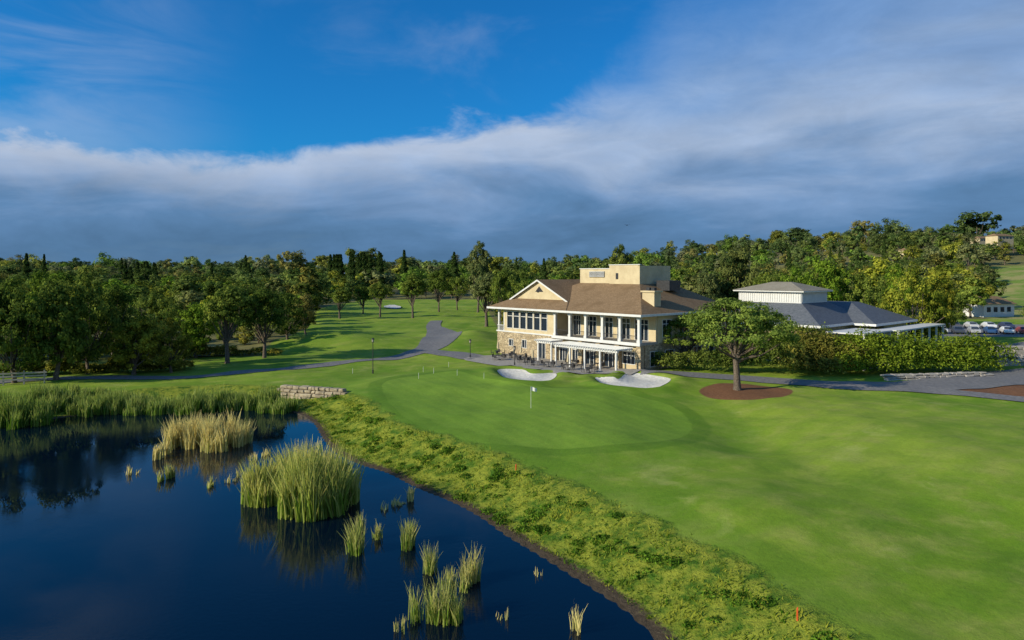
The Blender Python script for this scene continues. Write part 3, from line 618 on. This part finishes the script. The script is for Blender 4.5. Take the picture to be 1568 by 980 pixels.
def dining(s_,t_,umb):
    c,sn=math.cos(ANG),math.sin(ANG); x=-2.8+s_*c-t_*sn; y=122+s_*sn+t_*c
    e=empty('patio_dining_set',(x,y,tz(x,y)+.11),random.uniform(0,3)); p=Part()
    p.tube([(0,0,.7),(0,0,.75)],[.6,.6],12); p.tube([(0,0,0),(0,0,.7)],[.05,.05],6); p.tube([(0,0,0),(0,0,.05)],[.3,.28],10)
    for k in range(4):
        an=k*1.5708; X0,Y0=math.cos(an)*.95,math.sin(an)*.95
        p.box(X0-.22,X0+.22,Y0-.22,Y0+.22,.42,.47)
        for dx in (-.2,.17):
            for dy in (-.2,.17): p.box(X0+dx,X0+dx+.03,Y0+dy,Y0+dy+.03,0,.42)
        bx,by=math.cos(an)*1.17,math.sin(an)*1.17; wx,wy=(.02,.22) if k%2==0 else (.22,.02)
        p.box(bx-wx,bx+wx,by-wy,by+wy,.47,.92)
    p.make('table_and_chairs',M_dark,e)
    if umb:
        q=Part(); q.tube([(0,0,.75),(0,0,2.0)],[.025,.025],6); q.tube([(0,0,1.15),(0,0,1.3),(0,0,2.1),(0,0,2.5)],[.2,.19,.13,.02],8); q.make('closed_umbrella',M_cream,e)
for s_,t_,um in [(4,-3,1),(8,-3.5,0),(11,-4,1),(14,-6,0),(17,-7,1),(9,-7,0),(20,-6.6,0),(24,-6.5,1),(28,-6.3,0),(21,-2.5,0),(26,-2.3,0)]: dining(s_,t_,um)
def car(x,y,rz,col):
    e=empty('parked_car',(x,y,tz(x,y)+.15),rz); m,_,_=newmat('car_paint',col,.3,.6)
    prof=[(-2.25,.35),(-2.25,.8),(-2.1,.95),(-1.3,1.02),(-.7,1.42),(.9,1.45),(1.7,1.05),(2.15,.98),(2.25,.75),(2.25,.35)]
    p=Part(); n=len(prof)
    def wd(z): return .88 if z<1.1 else .68
    p.v=[(a,-wd(z),z) for a,z in prof]+[(a,wd(z),z) for a,z in prof]
    p.f=[tuple(range(n)),tuple(range(2*n-1,n-1,-1))]+[((i+1)%n,i,i+n,(i+1)%n+n) for i in range(n)]
    p.make('body',m,e,bevel=.06)
    g=Part(); g.poly([(-1.2,-.87,1.04),(1.5,-.87,1.06),(.85,-.70,1.38),(-.65,-.70,1.36)]); g.poly([(-1.2,.87,1.04),(-.65,.70,1.36),(.85,.70,1.38),(1.5,.87,1.06)])
    g.poly([(-1.28,-.7,1.07),(-.74,-.6,1.41),(-.74,.6,1.41),(-1.28,.7,1.07)]); g.poly([(1.66,-.7,1.1),(1.66,.7,1.1),(.98,.6,1.44),(.98,-.6,1.44)]); g.make('windows',M_glass,e)
    for i,(a,bb) in enumerate(((-1.4,-.88),(1.4,-.88),(-1.4,.72),(1.4,.72))):
        q=Part(); q.tube([(a,bb,.33),(a,bb+.18,.33)],[.33,.33],14); q.make('wheel_%d'%i,M_rub,e)
for i,c in enumerate([(.6,.6,.62),(.05,.06,.08),(.35,.36,.38),(.03,.08,.2),(.7,.7,.7),(.3,.05,.04),(.6,.6,.6),(.05,.05,.06)]):
    car(90+i*3.2,143-.3*i,1.15,c)
for i,c in enumerate([(.7,.7,.7),(.1,.1,.11),(.5,.5,.5),(.65,.65,.66),(.04,.05,.1)]): car(97+i*4,156,1.3,c)
p=Part(); p.tube([(-.25,0,0),(0,0,.04),(.25,0,0)],[.02,.07,.02],6); p.poly([(0,.02,.05),(.12,.45,.22),(-.05,.8,.15),(-.08,.4,.18)]); p.poly([(0,-.02,.05),(-.08,-.4,.18),(-.05,-.8,.15),(.12,-.45,.22)])
e=empty('bird',((960-784)/F*120,120,CAMH+(420-345)/F*120),.8); p.make('body_and_wings',M_dark,e)
# ---------------------------------------------------------------- light, sky, camera
tr=Vector((.88,.42,0)).normalized(); EL=math.radians(23)
dvec=Vector((tr.x*math.cos(EL),tr.y*math.cos(EL),-math.sin(EL)))
sl=bpy.data.lights.new('sun','SUN'); sl.energy=5.0; sl.angle=math.radians(.5); sl.color=(1,.90,.69)
so=bpy.data.objects.new('sun',sl); COL.objects.link(so); so.rotation_euler=dvec.to_track_quat('-Z','Y').to_euler()
wld=bpy.data.worlds.new('World'); S.world=wld; wld.use_nodes=True; nt=wld.node_tree; bg=nt.nodes['Background']
sky=node(nt,'ShaderNodeTexSky',sky_type='NISHITA',sun_disc=False,sun_elevation=EL,sun_rotation=math.atan2(-tr.x,-tr.y)%6.2832)
skyc=mix(nt,1.0,sky.outputs[0],(.07,.62,1.2),'MULTIPLY')
nt.links.new(skyc,bg.inputs[0]); bg.inputs[1].default_value=.12
co=node(nt,'ShaderNodeTexCoord').outputs['Generated']; sp=node(nt,'ShaderNodeSeparateXYZ',{0:co})
az=math_(nt,'ARCTAN2',sp.outputs[0],sp.outputs[1]); el_=sp.outputs[2]
vec=node(nt,'ShaderNodeCombineXYZ',{0:az,1:math_(nt,'MULTIPLY',el_,2.2),2:3.7}).outputs[0]
n1=noise(nt,vec,3.4,8,.58,.45); vec2=node(nt,'ShaderNodeCombineXYZ',{0:az,1:math_(nt,'MULTIPLY',el_,4.2),2:9.1}).outputs[0]
n2=noise(nt,vec2,3.4,7,.55,.5); n3=noise(nt,vec,9.0,7,.62,.4)
azn=node(nt,'ShaderNodeMapRange',{0:az,1:-.7,2:.7,3:0.0,4:1.0}).outputs[0]
rp2=nt.nodes.new('ShaderNodeValToRGB'); cr=rp2.color_ramp; cr.interpolation='B_SPLINE'
pts=[(0,.175),(.1,.17),(.2,.165),(.28,.18),(.36,.225),(.44,.225),(.54,.22),(.60,.26),(.68,.34),(.82,.45),(1,.54)]
cr.elements[0].position=0; cr.elements[0].color=(.175,)*3+(1,); cr.elements[1].position=1; cr.elements[1].color=(.54,)*3+(1,)
for p_,v_ in pts[1:-1]: e_=cr.elements.new(p_); e_.color=(v_,v_,v_,1)
nt.links.new(azn,rp2.inputs[0]); B=rp2.outputs[0]
dlt=math_(nt,'SUBTRACT',B,el_)
dl=math_(nt,'ADD',dlt,math_(nt,'MULTIPLY',math_(nt,'SUBTRACT',n1,.5),.14)); dl=math_(nt,'ADD',dl,math_(nt,'MULTIPLY',math_(nt,'SUBTRACT',n3,.5),.07))
soft=math_(nt,'ADD',.024,math_(nt,'MULTIPLY',sstep(nt,az,.0,.35),.17))
mask=node(nt,'ShaderNodeMapRange',{0:math_(nt,'DIVIDE',dl,soft),1:-.5,2:1.0},interpolation_type='SMOOTHSTEP').outputs[0]
wisp=math_(nt,'MULTIPLY',sstep(nt,n1,.52,.80),.22)
left=math_(nt,'MULTIPLY',math_(nt,'MULTIPLY',sstep(nt,az,-.34,-.66),sstep(nt,n2,.35,.65)),.42)
mask=math_(nt,'MAXIMUM',mask,math_(nt,'MAXIMUM',wisp,left))
cb=nt.nodes.new('ShaderNodeValToRGB'); c2=cb.color_ramp
stops=[(0,(.11,.21,.34)),(.10,(.085,.185,.335)),(.25,(.11,.23,.42)),(.40,(.19,.32,.54)),(.60,(.35,.46,.65)),(.8,(.27,.40,.63)),(1,(.20,.34,.60))]
c2.elements[0].color=(*stops[0][1],1); c2.elements[1].color=(*stops[-1][1],1)
for p_,c_ in stops[1:-1]: e_=c2.elements.new(p_); e_.color=(*c_,1)
hh=math_(nt,'MULTIPLY',math_(nt,'ADD',el_,math_(nt,'MULTIPLY',math_(nt,'SUBTRACT',n2,.5),.24)),3.2)
nt.links.new(hh,cb.inputs[0])
edge=math_(nt,'MULTIPLY',sstep(nt,dl,.10,.0),sstep(nt,az,.35,.0))
cc=mix(nt,math_(nt,'MULTIPLY',edge,.6),cb.outputs[0],(.54,.61,.74))
cv=math_(nt,'ADD',.74,math_(nt,'MULTIPLY',n3,.52)); cc=mix(nt,1.0,cc,node(nt,'ShaderNodeCombineColor',{0:cv,1:cv,2:cv}).outputs[0],'MULTIPLY')
bg2=node(nt,'ShaderNodeBackground',{0:cc,1:1.0}); ms=node(nt,'ShaderNodeMixShader',{0:mask,1:bg.outputs[0],2:bg2.outputs[0]})
nt.links.new(ms.outputs[0],nt.nodes['World Output'].inputs[0])
cam=bpy.data.cameras.new('camera'); co_=bpy.data.objects.new('camera',cam); COL.objects.link(co_); co_.location=(0,0,CAMH); co_.rotation_euler=(math.pi/2,0,0)
cam.sensor_width=36; cam.lens=36*F/1568; cam.shift_y=-70/1568; cam.clip_end=8000; cam.clip_start=.5
S.camera=co_
S.view_settings.view_transform='Standard'; S.view_settings.look='None'; S.view_settings.exposure=0
